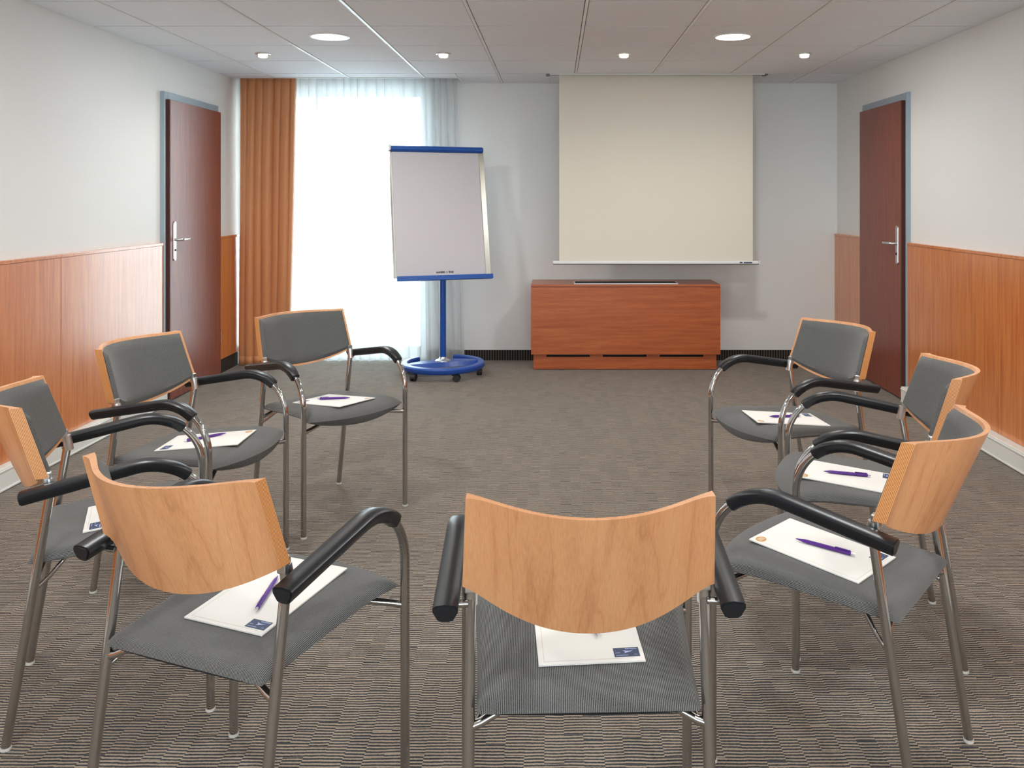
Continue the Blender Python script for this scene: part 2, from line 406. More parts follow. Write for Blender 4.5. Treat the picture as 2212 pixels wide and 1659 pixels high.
# doors
def door(name, label, side, y0, y1, zh):
    """door in a side wall; y0 is the lock side"""
    root = struct(empty(name, (XL if side < 0 else XR, (y0+y1)/2, 0)), label)
    hw_ = (y1-y0)/2; s = 1 if side < 0 else -1
    def b(n, m, xa, xb, ya, yb, za, zb, par=root, bev=.002):
        xa, xb = sorted((s*xa, s*xb)); return box(n, m, xa, xb, ya, yb, za, zb, par, bev)
    b('door_frame', 'grey_frame', 0, .016, -hw_, -hw_+.072, 0, 2.125)
    b('door_frame', 'grey_frame', 0, .016, hw_-.05, hw_, 0, 2.125)
    b('door_frame', 'grey_frame', 0, .016, -hw_+.073, hw_-.051, 2.06, 2.125)
    b('door_frame', 'grey_frame', 0, .030, -hw_-.012, -hw_-.0005, 0, 2.122)      # architrave lip
    leaf = b('door_leaf', 'door', .017, .044, -hw_+.052, hw_-.020, .012, 2.072)
    lc = leaf.location
    def sub(n, m, xa, xb, ya, yb, za, zb, bev=.002):
        xa, xb = sorted((s*xa, s*xb)); o = box(n, m, xa, xb, ya, yb, za, zb, None, bev)
        o.location = o.location - lc; o.parent = leaf; return o
    sub('leaf_edge', 'door_edge', .017, .0435, -hw_+.040, -hw_+.0518, .012, 2.072, .001)
    hy = -hw_+.052+.055
    bm = bmesh.new()                      # rounded lock plate
    pts = []
    for k in range(24):
        a_ = 2*PI*k/24; pts.append((.018*math.cos(a_), (.108 if math.sin(a_) >= 0 else -.128)+.018*math.sin(a_)))
    lo = [bm.verts.new((s*.0445, hy+p[0], zh+p[1])) for p in pts]; hi = [bm.verts.new((s*.052, hy+p[0]*.92, zh+p[1]*.995)) for p in pts]
    bm.faces.new(lo); bm.faces.new(hi)
    for k in range(24): bm.faces.new((lo[k], lo[(k+1) % 24], hi[(k+1) % 24], hi[k]))
    o = obj('lock_plate', bm, 'steel'); o.location = -lc; o.parent = leaf
    bm = bmesh.new()
    bm_tube(bm, [(s*.050, hy, zh), (s*.088, hy, zh), (s*.098, hy+.010, zh), (s*.100, hy+.028, zh), (s*.099, hy+.075, zh), (s*.095, hy+.128, zh)], [.010, .010, .0105, .010, .0095, .0085], 14)
    o = obj('door_handle', bm, 'steel'); o.location = -lc; o.parent = leaf
    bm = bmesh.new(); bm_tube(bm, [(s*.051, hy, zh-.072), (s*.0555, hy, zh-.072)], .0085, 14)
    o = obj('lock_cylinder', bm, 'black'); o.location = -lc; o.parent = leaf
    for hz in (.30, 1.80):
        bm = bmesh.new(); bm_tube(bm, [(s*.034, hw_-.012, hz-.045), (s*.034, hw_-.012, hz+.045)], .008, 12)
        o = obj('hinge', bm, 'steel'); o.location = -lc; o.parent = leaf
    return root
door('door_1', 'closed mahogany door beside the orange curtain', -1, LD0, LD1, 1.11)
door('door_2', 'closed mahogany door near the radiator cabinet', 1, RD0, RD1, 1.08)

# ================================================================== LAMPS
def big_lamp(x, y, label, group):
    r = tag(empty('ceiling_downlight', (x, y, ZC)), label, 'ceiling light', group)
    bm = bmesh.new(); bm_lathe(bm, [(.105, .0), (.105, -.006), (.118, -.007), (.124, -.004), (.124, -.0005), (.105, 0)], seg=48); obj('trim_ring', bm, 'white_metal', r)
    bm = bmesh.new(); bm_lathe(bm, [(0, -.010), (.07, -.009), (.104, -.005), (.104, -.001), (0, -.001)], seg=48); obj('diffuser', bm, 'lamp_cool', r)
    l = bpy.data.lights.new('lamp_light', 'AREA'); l.shape = 'DISK'; l.size = .19; l.energy = BIG_W; l.color = (.98, 1, 1)
    lo = bpy.data.objects.new('lamp_light', l); COL.objects.link(lo); lo.parent = r; lo.location = (0, 0, -.013)
def spot_lamp(x, y, label, group):
    r = tag(empty('ceiling_spotlight', (x, y, ZC)), label, 'ceiling light', group)
    bm = bmesh.new(); bm_lathe(bm, [(.033, -.0005), (.033, -.008), (.045, -.010), (.052, -.006), (.052, -.0005), (.033, -.0005)], seg=32); obj('bezel', bm, 'steel', r)
    bm = bmesh.new(); bm_lathe(bm, [(0, -.030), (.022, -.029), (.031, -.024), (.032, -.001), (0, -.001)], seg=32); obj('glass_drop', bm, 'lamp_warm', r)
    l = bpy.data.lights.new('spot_light', 'SPOT'); l.energy = SPOT_W; l.color = (1, .88, .70); l.spot_size = R(150); l.spot_blend = .9; l.shadow_soft_size = .03
    lo = bpy.data.objects.new('spot_light', l); COL.objects.link(lo); lo.parent = r; lo.location = (0, 0, -.036)
cxs = lambda k: GX0+PITCH*(k+.5)
big_lamp(cxs(-3), 5.27, 'large round white ceiling light, the nearer of the pair to the orange curtain', 'large round ceiling lights')
big_lamp(cxs(1), 5.27, 'large round ceiling light, in front of the projection screen', 'large round ceiling lights')
for k, w in ((-4, 'first'), (-2, 'second'), (0, 'third'), (2, 'fourth')):
    spot_lamp(cxs(k), 5.89, 'small warm ceiling spotlight, %s of its row counted from the curtain-side wall' % w, 'small ceiling spotlights')
for y in (2.79, .31, -2.17):  # out-of-view lamps; rearmost row added to light camera-facing surfaces
    for k in (-3, 1): big_lamp(cxs(k), y, 'unseen large round ceiling light above and behind the ring of chairs', 'large round ceiling lights over the chairs')
for y in (3.41, .93, -1.55):  # unseen spots repeating the grid; hindmost row added for light behind the camera
    for k in (-4, -2, 0, 2): spot_lamp(cxs(k), y, 'unseen small ceiling spotlight above and behind the ring of chairs', 'small ceiling spotlights over the chairs')

# ================================================================== CURTAINS
def curtain(name, m, x0t, x1t, x0b, x1b, y, z0, z1, folds, amp, seed, thick, nz=26, lobes=False):
    rnd = random.Random(seed); per = [rnd.uniform(.6, 1.4) for _ in range(folds)]; tot = sum(per)
    ph_ = [rnd.uniform(.65, 1.15) for _ in range(folds)]; drift = [rnd.uniform(-.4, .4) for _ in range(folds)]
    n = folds*14; grid = []
    for j in range(nz+1):
        tz = j/nz; z = z1+(z0-z1)*tz; row_ = []
        for i in range(n+1):
            s = i/n; acc = 0; u = s*tot
            k = 0
            while k < folds-1 and u > acc+per[k]: acc += per[k]; k += 1
            q = (u-acc)/per[k]
            a_ = amp*ph_[k]*(.8+.2*min(1, tz*4))
            w = (abs(math.sin(PI*q))**.62) if lobes else (1-math.cos(2*PI*q))/2
            w = w**(1+.3*drift[k]*tz)
            xx = x0t+(x1t-x0t)*s; xb = x0b+(x1b-x0b)*s
            fw_ = (x1t-x0t)*per[k]/tot
            X_ = xx+(xb-xx)*tz + (-.30*fw_ if lobes else .35*a_)*math.sin(2*PI*q)*(.8+.5*drift[k]*tz) + .004*math.sin(5*tz+k)
            row_.append((X_, y - a_*w + .006*math.sin(3.1*tz+1.7*k), z))
        grid.append(row_)
    bm = bmesh.new(); V = [[bm.verts.new(p) for p in r_] for r_ in grid]
    for j in range(nz):
        for i in range(n):
            f_ = bm.faces.new((V[j][i], V[j][i+1], V[j+1][i+1], V[j+1][i])); f_.smooth = True
    o = obj(name, bm, m)
    if thick:
        sm = o.modifiers.new('thickness', 'SOLIDIFY'); sm.thickness = thick; sm.offset = 0
    return o, grid
oc, grid = curtain('curtain', 'orange', -2.628, -2.172, -2.632, -2.225, 7.20, .008, 2.444, 7, .085, 5, .003, 40, True)
tag(oc, 'floor-length orange satin curtain hanging in deep pleats beside the window', 'curtain')
bm = bmesh.new()     # stitched hem band at the foot
rows = [[(p[0], p[1]-.0035, .012) for p in grid[-1]], [(p[0], p[1]-.0035, .085) for p in grid[-2]]]
V = [[bm.verts.new(p) for p in r_] for r_ in rows]
for i in range(len(V[0])-1): bm.faces.new((V[0][i], V[0][i+1], V[1][i+1], V[1][i])).smooth = True
h = obj('hem', bm, 'orange', oc); sm = h.modifiers.new('thickness', 'SOLIDIFY'); sm.thickness = .002
sc, _ = curtain('sheer_curtain', 'sheer', -2.60, -.838, -2.60, -.775, 7.305, .015, 2.444, 24, .045, 11, 0, 24)
tag(sc, 'translucent white sheer curtain drawn across the bright window', 'curtain')

# ================================================================== PROJECTION SCREEN
ps = tag(empty('projection_screen', (.805, 6.875, .88)), 'white roll-down projection screen hanging above the wooden cabinet', 'screen')
def pp(name, m, x0, x1, y0, y1, z0, z1, bev=0, par=None):
    par = par or ps
    o = box(name, m, x0, x1, y0, y1, z0, z1, None, bev); 
    o.location = o.location - (ps.location if par is ps else par.location+ps.location); o.parent = par; return o
pp('housing', 'housing', HX0, HX1, HY0, HY1, ZC-.002, ZC+.075, .002)
pp('housing_lip', 'white_metal', HX0, HX1, HY0-.006, HY0-.0005, ZC-.012, ZC+.01)
pp('end_bracket', 'housing', HX0-.03, HX0-.001, 6.835, 6.92, ZC-.010, ZC-.0005)
pp('end_bracket', 'housing', HX1+.001, HX1+.03, 6.835, 6.92, ZC-.010, ZC-.0005)
pp('screen_cloth', 'screen', .030, 1.582, 6.8735, 6.8765, .895, ZC-.0025)
bar = pp('bottom_bar', 'white_metal', -.020, 1.628, 6.865, 6.885, .870, .894, .005)
pp('bar_shadow_strip', 'black', -.020, 1.628, 6.863, 6.887, .866, .8695, .001, bar)  # solid black strip drawn in as the shadow line under the bar
pp('end_cap', 'white_metal', 1.6285, 1.642, 6.862, 6.888, .868, .898, .003, bar)
pp('maker_plate', 'logo_blue', 1.475, 1.497, 6.8635, 6.8648, .876, .888, 0, bar)
pp('maker_plate', 'logo_blue', 1.508, 1.575, 6.8635, 6.8648, .876, .887, 0, bar)

# ================================================================== RADIATOR CABINET
cb = tag(empty('radiator_cabinet', (.57, 6.95, 0)), 'low reddish-brown wooden radiator cabinet below the projection screen', 'cabinet')
def cp(name, m, x0, x1, y0, y1, z0, z1, bev=.002, par=None):
    o = box(name, m, x0, x1, y0, y1, z0, z1, None, bev); o.location = o.location - cb.location
    if par: o.location = o.location - par.location
    o.parent = par or cb; return o
CY1 = YB-.014
CX0, CX1 = -.199, 1.338
cp('front_panel', 'cabinet', CX0, CX1, 6.955, 6.975, .128, .677)
cp('side_panel', 'cabinet', CX0, CX0+.02, 6.9755, CY1, .128, .677)
cp('side_panel', 'cabinet', CX1-.02, CX1, 6.9755, CY1, .128, .677)
top = cp('top_panel', 'cabinet', CX0, CX1, 6.953, CY1, .6775, .697)
cp('front_edge_line', 'door_edge', CX0+.002, CX1-.002, 6.9515, 6.9528, .6775, .681, 0, top)
# base with three vent slots
bz0, bz1, by0, by1 = .004, .1275, 6.985, 7.003
BX0, BX1 = -.180, 1.312
cp('plinth_panel', 'cabinet', BX0, BX1, by0, by1, bz0, .104)
sl = [(-.075, .279), (.385, .741), (.849, 1.205)]
edges = [BX0]+[q for s_ in sl for q in s_]+[BX1]
for a_, b_ in zip(edges[0::2], edges[1::2]): cp('plinth_web', 'cabinet', a_, b_, by0, by1, .1043, bz1, 0)
for a_, b_ in sl: cp('vent_slot', 'black', a_, b_, by1+.03, by1+.035, .100, bz1, 0)
cp('plinth_side', 'cabinet', BX0, BX0+.018, by1+.0005, CY1, bz0, bz1)
cp('plinth_side', 'cabinet', BX1-.018, BX1, by1+.0005, CY1, bz0, bz1)
gr = cp('vent_grille', 'steel', .150, 1.000, 6.985, 7.150, .6975, .7035, .001)
for k in range(14): cp('grille_slat', 'black', .160, .990, 6.993+k*.0108, 6.998+k*.0108, .7038, .7045, 0, gr)

# ================================================================== FLIP CHART
FCX, FCY, FYAW = -.893, 6.80, R(20)
fc = tag(empty('flip_chart', (FCX, FCY, 0), FYAW), 'mobile flip chart with blue pole and round blue castor base', 'flip chart')
# facing direction is local -Y ; local +X is the board's right
bm = bmesh.new()      # C-shaped base ring, open at the back
N_ = 60; prof = [(-.028, -.016), (-.020, -.024), (.020, -.024), (.030, -.012), (.030, .010), (.020, .020), (-.020, .022), (-.028, .014)]
a0, a1 = R(90+30), R(90+360-30); rings = []
for k in range(N_+1):
    a_ = a0+(a1-a0)*k/N_
    rings.append([bm.verts.new(((.302+p[0])*math.cos(a_), (.302+p[0])*math.sin(a_), .083+p[1])) for p in prof])
for A_, B_ in zip(rings[:-1], rings[1:]):
    for k in range(8): bm.faces.new((A_[k], A_[(k+1) % 8], B_[(k+1) % 8], B_[k])).smooth = True
bm.faces.new(rings[0]); bm.faces.new(rings[-1][::-1])
obj('base_ring', bm, 'blue_base', fc)
bm = bmesh.new()      # bowed cross plate carrying the pole
n_ = 16; tops = []; 
prev = None
for k in range(n_+1):
    u = -1+2*k/n_; x = u*.285; wf = .062*(1-.80*u*u)+.014; zz = .110-.012*u*u
    sec = [bm.verts.new((x, -wf-.02, zz-.035)), bm.verts.new((x, -wf, zz)), bm.verts.new((x, wf*.8, zz)), bm.verts.new((x, wf*.8+.02, zz-.035))]
    if prev:
        for q in range(3): bm.faces.new((prev[q], prev[q+1], sec[q+1], sec[q])).smooth = (q == 1)
    prev = sec
cpz = obj('cross_plate', bm, 'blue_base', fc); sm = cpz.modifiers.new('thickness', 'SOLIDIFY'); sm.thickness = .004
bm = bmesh.new(); bm_lathe(bm, [(0, .1085), (.062, .1085), (.060, .114), (.035, .124), (.026, .140), (0, .140)], seg=32); obj('pole_flange', bm, 'steel', fc)
bm = bmesh.new(); bm_tube(bm, [(0, 0, .1405), (0, 0, 1.20)], .0245, 24); obj('pole', bm, 'blue', fc)
for ad in (-30, -88, -148, 152, 32):
    a_ = R(ad); cxp, cyp = .300*math.cos(a_), .300*math.sin(a_)
    cst = empty('castor', (cxp, cyp, 0), R(ad*1.7+40)); cst.parent = fc
    bm = bmesh.new()
    bm_tube(bm, [(0, 0, .045), (0, 0, .0585)], .008, 12)
    for sx_ in (-1, 1):
        bm_tube(bm, [(sx_*.006, .028, .027), (sx_*.019, .028, .027)], .027, 24)
    bm_tube(bm, [(-.006, .028, .027), (.006, .028, .027)], .012, 12)
    # hood
    pv = None
    for k in range(9):
        th = R(-20+25*k); y_, z_ = .028-.031*math.cos(th), .027+.031*math.sin(th)
        q = [bm.verts.new((-.021, y_, z_)), bm.verts.new((.021, y_, z_))]
        if pv: bm.faces.new((pv[0], pv[1], q[1], q[0]))
        pv = q
    o = obj('castor', bm, 'rubber', fc, cst.location, cst.rotation_euler)
    bpy.data.objects.remove(cst)
# board, leaning back
BW, BH, LEAN = .745, 1.055, R(-14)
bz = .785
board = obj('board', (lambda b_: (bm_box(b_, -BW/2, BW/2, -.008, .008, 0, BH, .003), b_)[1])(bmesh.new()), 'white_metal', fc, (-.032, -.150, bz), (LEAN, 0, 0))
def bp(name, m, x0, x1, y0, y1, z0, z1, bev=.001):
    return box(name, m, x0, x1, y0, y1, z0, z1, board, bev)
bp('side_frame', 'alu', -BW/2-.012, -BW/2-.0005, -.020, .012, -.002, BH-.045, .003)
bp('side_frame', 'alu', BW/2-.030, BW/2+.012, -.013, -.0085, -.002, BH-.050, .002)
bp('side_frame', 'alu', BW/2+.0005, BW/2+.012, -.008, .012, -.002, BH-.045, .003)
bm = bmesh.new(); bm_tube(bm, [(-BW/2+.004, -.028, BH-.030), (BW/2+.004, -.028, BH-.030)], .020, 20)
bm_box(bm, -BW/2+.004, BW/2+.004, -.030, -.0085, BH-.052, BH-.004, .004)
obj('clamp_bar', bm, 'blue', board)
bp('clamp_end', 'white_metal', -BW/2-.010, -BW/2+.0035, -.045, .012, BH-.044, BH+.004, .004)
bp('paper_pad', 'flip_paper', -BW/2+.012, BW/2-.034, -.020, -.0088, .006, BH-.053, .001)
bp('pen_tray', 'blue', -BW/2+.008, BW/2+.012, -.060, -.0215, -.030, -.004, .004)
bp('tray_lip', 'blue', -BW/2+.008, BW/2+.012, -.066, -.0605, -.030, .006, .002)
bp('mounting_plate', 'blue', -.06, .06, .0085, .030, .10, .42, .003)
bm = bmesh.new()      # illegible maker's imprint on the sheet
x = -.055; rnd = random.Random(3)
for k in range(15):
    w = rnd.uniform(.005, .009)
    if k not in (8, 10): bm_box(bm, x, x+w, -.0208, -.0202, .028+rnd.uniform(-.002, .001), .040+rnd.uniform(0, .004))
    x += w+.0025
obj('imprint', bm, 'ink', board)
bm = bmesh.new(); bm_tube(bm, [(0, -.02, 1.10), (0, .0, 1.17)], .03, 16); obj('tilt_joint', bm, 'black', fc, (0, .0, -.02))

# ================================================================== CHAIRS
PARTS = []     # (name, mesh, materials, [(subname, mesh, materials)])
def part(name, bm, mats, subs=()):
    me = finish(bm, name)
    for m_ in (mats if isinstance(mats, (list, tuple)) else [mats]): me.materials.append(M[m_])
    PARTS.append((name, me, subs))
def submesh(name, bm, m):
    me = finish(bm, name); me.materials.append(M[m]); return (name, me)
# seat cushion
def seat_xyz(u, v, topside):
    w = .206+.036*v; L = .435+.052*(1-u*u)*v
    y = -.195+v*L; x = u*w*(1-.02*math.sin(PI*v))
    zm = .453+.072*(y+.195)
    zm -= .022*max(0, (v-.72)/.28)**2*(1-.35*u*u)
    def pf(d, r): d = min(d, r)/r; return math.sqrt(max(0, 1-(1-d)**2))
    du, df, dr = (1-abs(u))*w, (1-v)*L, v*L
    if topside: return (x, y, zm+.021*pf(du, .035)*pf(df, .06)*pf(dr, .03))
    return (x, y, zm-(.010+.034*(1-u*u)*min(1, v*1.3+.15))*pf(du, .06)*pf(df, .03)*pf(dr, .04))
def spaced(n, a=-1, b=1):
    return [a+(b-a)*(.5-.5*math.cos(PI*i/n))*.6+(b-a)*.4*i/n for i in range(n+1)]
US, VS = spaced(30), spaced(30, 0, 1)
bm = bmesh.new(); RIB = bm.verts.layers.float.new('rib')
T = [[bm.verts.new(seat_xyz(u, v, True)) for u in US] for v in VS]
B = [[(T[j][i] if i in (0, 30) or j in (0, 30) else bm.verts.new(seat_xyz(u, v, False))) for i, u in enumerate(US)] for j, v in enumerate(VS)]
for j in range(31):
    for side in (1, -1):
        acc = 0.0; i = 15; T[j][15][RIB] = 0
        while 0 < i < 30:
            acc += (T[j][i+side].co-T[j][i].co).length; i += side; T[j][i][RIB] = side*acc
        while i != 15:
            acc += (B[j][i-side].co-B[j][i].co).length; i -= side
            if j not in (0, 30) and i != 15: B[j][i][RIB] = side*acc
for j in range(30):
    for i in range(30):
        f_ = bm.faces.new((T[j][i], T[j][i+1], T[j+1][i+1], T[j+1][i])); f_.smooth = True
        q = []
        for v_ in (B[j][i], B[j+1][i], B[j+1][i+1], B[j][i+1]):
            if v_ not in q: q.append(v_)
        try:
            f_ = bm.faces.new(q); f_.smooth = True
            f_.material_index = 1 if (4 < i < 25 and j < 24) else 0
        except ValueError: pass
part('seat', bm, ['fabric', 'piping'])
# back shell
def bk_half(z): return .2335-.0105*max(0, min(1, (z-.674)/.185))
def bk_y(u, z):                                # inner (front) face
    s = 1.22*u*u-.22*u**6
    ys_ = -.1435-.327*(z-.674)
    return ys_-(.118-.026*max(0, min(1, (.859-z)/.25)))*(1-s)
def zbot(u): return .614+.062*abs(u)**2.2
ZT = .859
def shell_pt(u, tt, off, inset=0.0):
    uu = u*(1-inset/.225)
    zb = zbot(uu)+inset*1.0; zt = ZT-inset-.004*(1-u*u)
    z = zb+(zt-zb)*tt
    y = bk_y(uu, z)
    sl_ = .118*abs(2.44*uu-1.32*uu**5)/.225
    return (uu*bk_half(z), y+off*math.sqrt(1+sl_*sl_), z)
NU, NT_ = 36, 12
bm = bmesh.new()
us_ = [-1+2*i/NU for i in range(NU+1)]
I = [[bm.verts.new(shell_pt(u, j/NT_, 0)) for u in us_] for j in range(NT_+1)]
O = [[bm.verts.new(shell_pt(u, j/NT_, -.0115-.014*abs(u)**14)) for u in us_] for j in range(NT_+1)]
for j in range(NT_):
    for i in range(NU):
        bm.faces.new((I[j][i], I[j][i+1], I[j+1][i+1], I[j+1][i])).smooth = True
        bm.faces.new((O[j][i], O[j+1][i], O[j+1][i+1], O[j][i+1])).smooth = True
    for i in (0, NU): bm.faces.new((I[j][i], I[j+1][i], O[j+1][i], O[j][i])).material_index = 1
for j in (0, NT_):
    for i in range(NU):
        f_ = bm.faces.new((I[j][i], I[j][i+1], O[j][i+1], O[j][i]))
part('backrest_shell', bm, ['beech', 'ply_edge'])
# back cushion
bm = bmesh.new(); ins = .009; RIB = bm.verts.layers.float.new('rib')
def pf(d): d = min(1, d); return math.sqrt(max(0, 1-(1-d)**2))
C_ = []
for j in range(NT_+1):
    row_ = []
    for u in us_:
        tt = j/NT_; p = .002+.013*pf((1-abs(u))/.07)*pf(tt/.10)*pf((1-tt)/.08)
        row_.append(bm.verts.new(shell_pt(u, tt, p, ins)))
    C_.append(row_)
Dd = [[bm.verts.new(shell_pt(u, j/NT_, .0004, ins)) for u in us_] for j in range(NT_+1)]
for rows_ in (C_, Dd):
    for r_ in rows_:
        acc = 0.0
        for i in range(NU+1):
            if i: acc += (r_[i].co-r_[i-1].co).length
            r_[i][RIB] = acc
for j in range(NT_):
    for i in range(NU):
        bm.faces.new((C_[j][i], C_[j][i+1], C_[j+1][i+1], C_[j+1][i])).smooth = True
        bm.faces.new((Dd[j][i], Dd[j+1][i], Dd[j+1][i+1], Dd[j][i+1]))
    for i in (0, NU): bm.faces.new((C_[j][i], C_[j+1][i], Dd[j+1][i], Dd[j][i])).smooth = True
for j in (0, NT_):
    for i in range(NU): bm.faces.new((C_[j][i], C_[j][i+1], Dd[j][i+1], Dd[j][i])).smooth = True
part('backrest_cushion', bm, 'fabric')
# tubular legs, arms, clips, rods
RT = .0112; AR_, ACY, ACZ = .160, .079, .527
def arm_path(phi0, yend, n=18):
    pts = []
    for k in range(n+1):
        ph_ = R(phi0)+(R(100)-R(phi0))*k/n
        pts.append((ACY+AR_*math.cos(ph_), ACZ+AR_*math.sin(ph_)))
    y0, z0 = pts[-1]; m_ = 8
    for k in range(1, m_+1):
        y = y0+(yend-y0)*k/m_; pts.append((y, z0+(y-y0)*.1763))
    return pts
def glide(x, y):
    bm = bmesh.new(); bm_lathe(bm, [(0, 0), (.0125, 0), (.0135, .003), (.0125, .0075), (0, .0075)], (x, y, 0), 20)
    return submesh('glide', bm, 'glide')
RTY, RTZ = -.140, .650         # rear upright top
rl_y = lambda z: -.239+(RTY+.239)*z/RTZ
for s in (-1, 1):
    bm = bmesh.new()
    path = [(s*.257, .239, .008), (s*.257, .239, .25), (s*.257, .239, .40), (s*.257, .239, .50)] + [(s*(.257+.004*min(1, i/14)), p[0], p[1]) for i, p in enumerate(arm_path(0, -.11))]
    bm_tube(bm, path, RT, 18); part('leg', bm, 'chrome', [glide(s*.257, .239)])
    bm = bmesh.new(); bm_tube(bm, [(s*.2212, -.239, .008), (s*.2212, rl_y(.4), .4), (s*.2212, RTY, RTZ)], RT, 18)
    part('leg', bm, 'chrome', [glide(s*.2212, -.239)])
    # arm pad
    bm = bmesh.new(); P_ = arm_path(49, -.205); rings = []
    for i, (y, z) in enumerate(P_):
        y2, z2 = P_[min(i+1, len(P_)-1)]; y1, z1 = P_[max(i-1, 0)]
        d = Vector((0, y2-y1, z2-z1)).normalized(); up = Vector((1, 0, 0)).cross(d); up = up if up.z > 0 else -up
        q = min(1, i/7); hw_ = .0165+.0065*q
        sec = [(-hw_, .003), (-hw_, .011), (-hw_*.8, .0155), (0, .018), (hw_*.8, .0155), (hw_, .011), (hw_, .003), (.0145, -.013), (.006, -.0165), (-.006, -.0165), (-.0145, -.013)]
        base = Vector((s*.262, y, z))
        rings.append([bm.verts.new(base+Vector((a_, 0, 0))+up*b_) for a_, b_ in sec])
    n_ = len(rings[0])
    for A_, B_ in zip(rings[:-1], rings[1:]):
        for k in range(n_): bm.faces.new((A_[k], A_[(k+1) % n_], B_[(k+1) % n_], B_[k])).smooth = True
    for rg in (rings[0], rings[-1]): bm.faces.new(rg)
    es = [e for rg in (rings[0], rings[-1]) for e in {e for v_ in rg for e in v_.link_edges if e.other_vert(v_) in rg}]
    bmesh.ops.bevel(bm, geom=list(set(es)), offset=.003, segments=2, affect='EDGES')
    part('armrest', bm, 'arm')
    bm = bmesh.new(); bm_tube(bm, [(s*.225, -.150, .634), (s*.246, -.152, .634)], .0068, 14); part('arm_bolt', bm, 'chrome')
    # clip that grips the shell
    bm = bmesh.new(); bm_tube(bm, [(s*.2212, RTY+.003, RTZ-.022), (s*.2212, RTY, RTZ), (s*.2205, RTY-.004, RTZ+.022)], [.0135, .0138, .0125], 16)
    bm_box(bm, s*.2212-.011, s*.2212+.011, -.158, -.140, .655, .690, .003)
    part('back_clip', bm, 'steel')
    # short rods tying the seat to the uprights
    bm = bmesh.new(); y_ = rl_y(.42); bm_tube(bm, [(s*.2212, y_, .418), (s*.20, y_+.004, .424), (s*.165, y_+.012, .440), (s*.12, y_+.02, .449)], [.009, .0085, .0075, .007], 12); part('seat_rod', bm, 'chrome')
    bm = bmesh.new(); bm_tube(bm, [(s*.2212, y_+.002, .395), (s*.207, y_+.03, .415), (s*.180, y_+.065, .449)], .0055, 10); part('seat_rod', bm, 'chrome')
    bm = bmesh.new(); bm_tube(bm, [(s*.257, .239, .430), (s*.22, .225, .434), (s*.16, .20, .440), (s*.11, .18, .448)], [.009, .0085, .0075, .007], 12); part('seat_rod', bm, 'chrome')

CH = {
 'A': (-1.032, 3.860, -42.74, 'armchair in front of the orange curtain, nearest the flip chart', 'armchair nearest the flip chart'),
 'B': (-1.355, 3.198, -11.46, 'armchair second from the orange curtain, its dark back cushion before the door beside that curtain', 'armchair second from the orange curtain'),
 'C': (-1.263, 2.465, 24.77, 'armchair third from the orange curtain, seen side-on before the wood wainscot', 'armchair third from the orange curtain'),
 'D': (-.684, 1.905, 68.22, 'armchair fourth from the orange curtain, showing its beech back and a broad pad and pen', 'armchair fourth from the orange curtain'),
 'E': (.057, 1.759, 91.54, 'armchair with its beech back turned squarely, facing the projection screen straight on', 'armchair that squarely faces the projection screen'),
 'F': (.734, 2.173, 141.50, 'armchair third from the wooden cabinet, beech back in profile, tan oval on its pad', 'armchair third from the wooden cabinet'),
 'G': (1.015, 2.786, 167.60, 'armchair second from the wooden cabinet, facing sideways before the wood wainscot', 'armchair second from the wooden cabinet'),
 'H': (.987, 3.562, 200.15, 'armchair nearest the wooden cabinet, its dark back before the door', 'armchair nearest the wooden cabinet'),
}
first = None
for key, (x, y, th, lab, short) in CH.items():
    root = tag(empty('armchair', (x, y, 0), R(th-90)), lab, 'chair', 'armchairs set in a ring')
    if first is None:
        first = []
        for name, me, subs in PARTS:
            o = obj(name, me, [], root); first.append(o)
            for sn, sme in subs: obj(sn, sme, [], o)
    else:
        for o in first:
            c = o.copy(); COL.objects.link(c); c.parent = root
            for g in o.children:
                d = g.copy(); COL.objects.link(d); d.parent = c

# ================================================================== PAPER PADS AND PENS
# local pad pose on its seat: centre x, y, yaw (deg) ; pen: cap end and tip in seat coordinates
PADS = {'A': (.005, .070, 9.5, (.039, .000), (-.050, .118)), 'B': (.004, .064, 13, (.036, -.005), (-.074, .106)),
        'C': (.015, .072, 0, None, None), 'D': (.012, .058, 0, (.044, -.022), (-.012, .118)),
        'E': (.005, .060, 3, (.030, .000), (.000, .146)), 'F': (-.014, .056, -6, (-.002, -.022), (-.023, .127)),
        'G': (-.033, .066, -10, (-.019, -.002), (-.037, .144)), 'H': (-.040, .068, -15, (-.037, -.005), (-.035, .142))}
SLOPE = math.atan(.072)
seat_top = lambda y: .453+.072*(y+.195)+.021
PWD, PLN = .210, .297
bm = bmesh.new(); bm_box(bm, -PWD/2, PWD/2, -PLN/2, PLN/2, 0, .0030); me_sheet = finish(bm, 'sheet'); me_sheet.materials.append(M['paper'])
bm = bmesh.new()
for (a, b, c, d) in ((-.094, -.0934, -.138, .138), (-.094, .085, -.1385, -.1379)): bm_box(bm, a, b, c, d, .00305, .0032)
me_line = finish(bm, 'margin_line'); me_line.materials.append(M['line'])
bm = bmesh.new(); bm_box(bm, .046, .097, -.134, -.104, .00305, .0033); me_logo = finish(bm, 'logo'); me_logo.materials.append(M['logo_blue'])
bm = bmesh.new()      # pale bird-like swoosh and unreadable small print inside the logo
def poly(bm, pts, z): bm.faces.new([bm.verts.new((p[0], p[1], z)) for p in pts])
poly(bm, [(.064, -.1125), (.071, -.1150), (.078, -.1158), (.086, -.1130), (.080, -.1178), (.074, -.1200), (.066, -.1238), (.069, -.1185)], .0036)
rnd = random.Random(2)
def dashes(bm, x0, x1, y, hgt, z):
    x = x0
    while x < x1:
        w = rnd.uniform(.0012, .0030); bm_box(bm, x, x+w, y, y+hgt, z, z+.0001); x += w+.0008
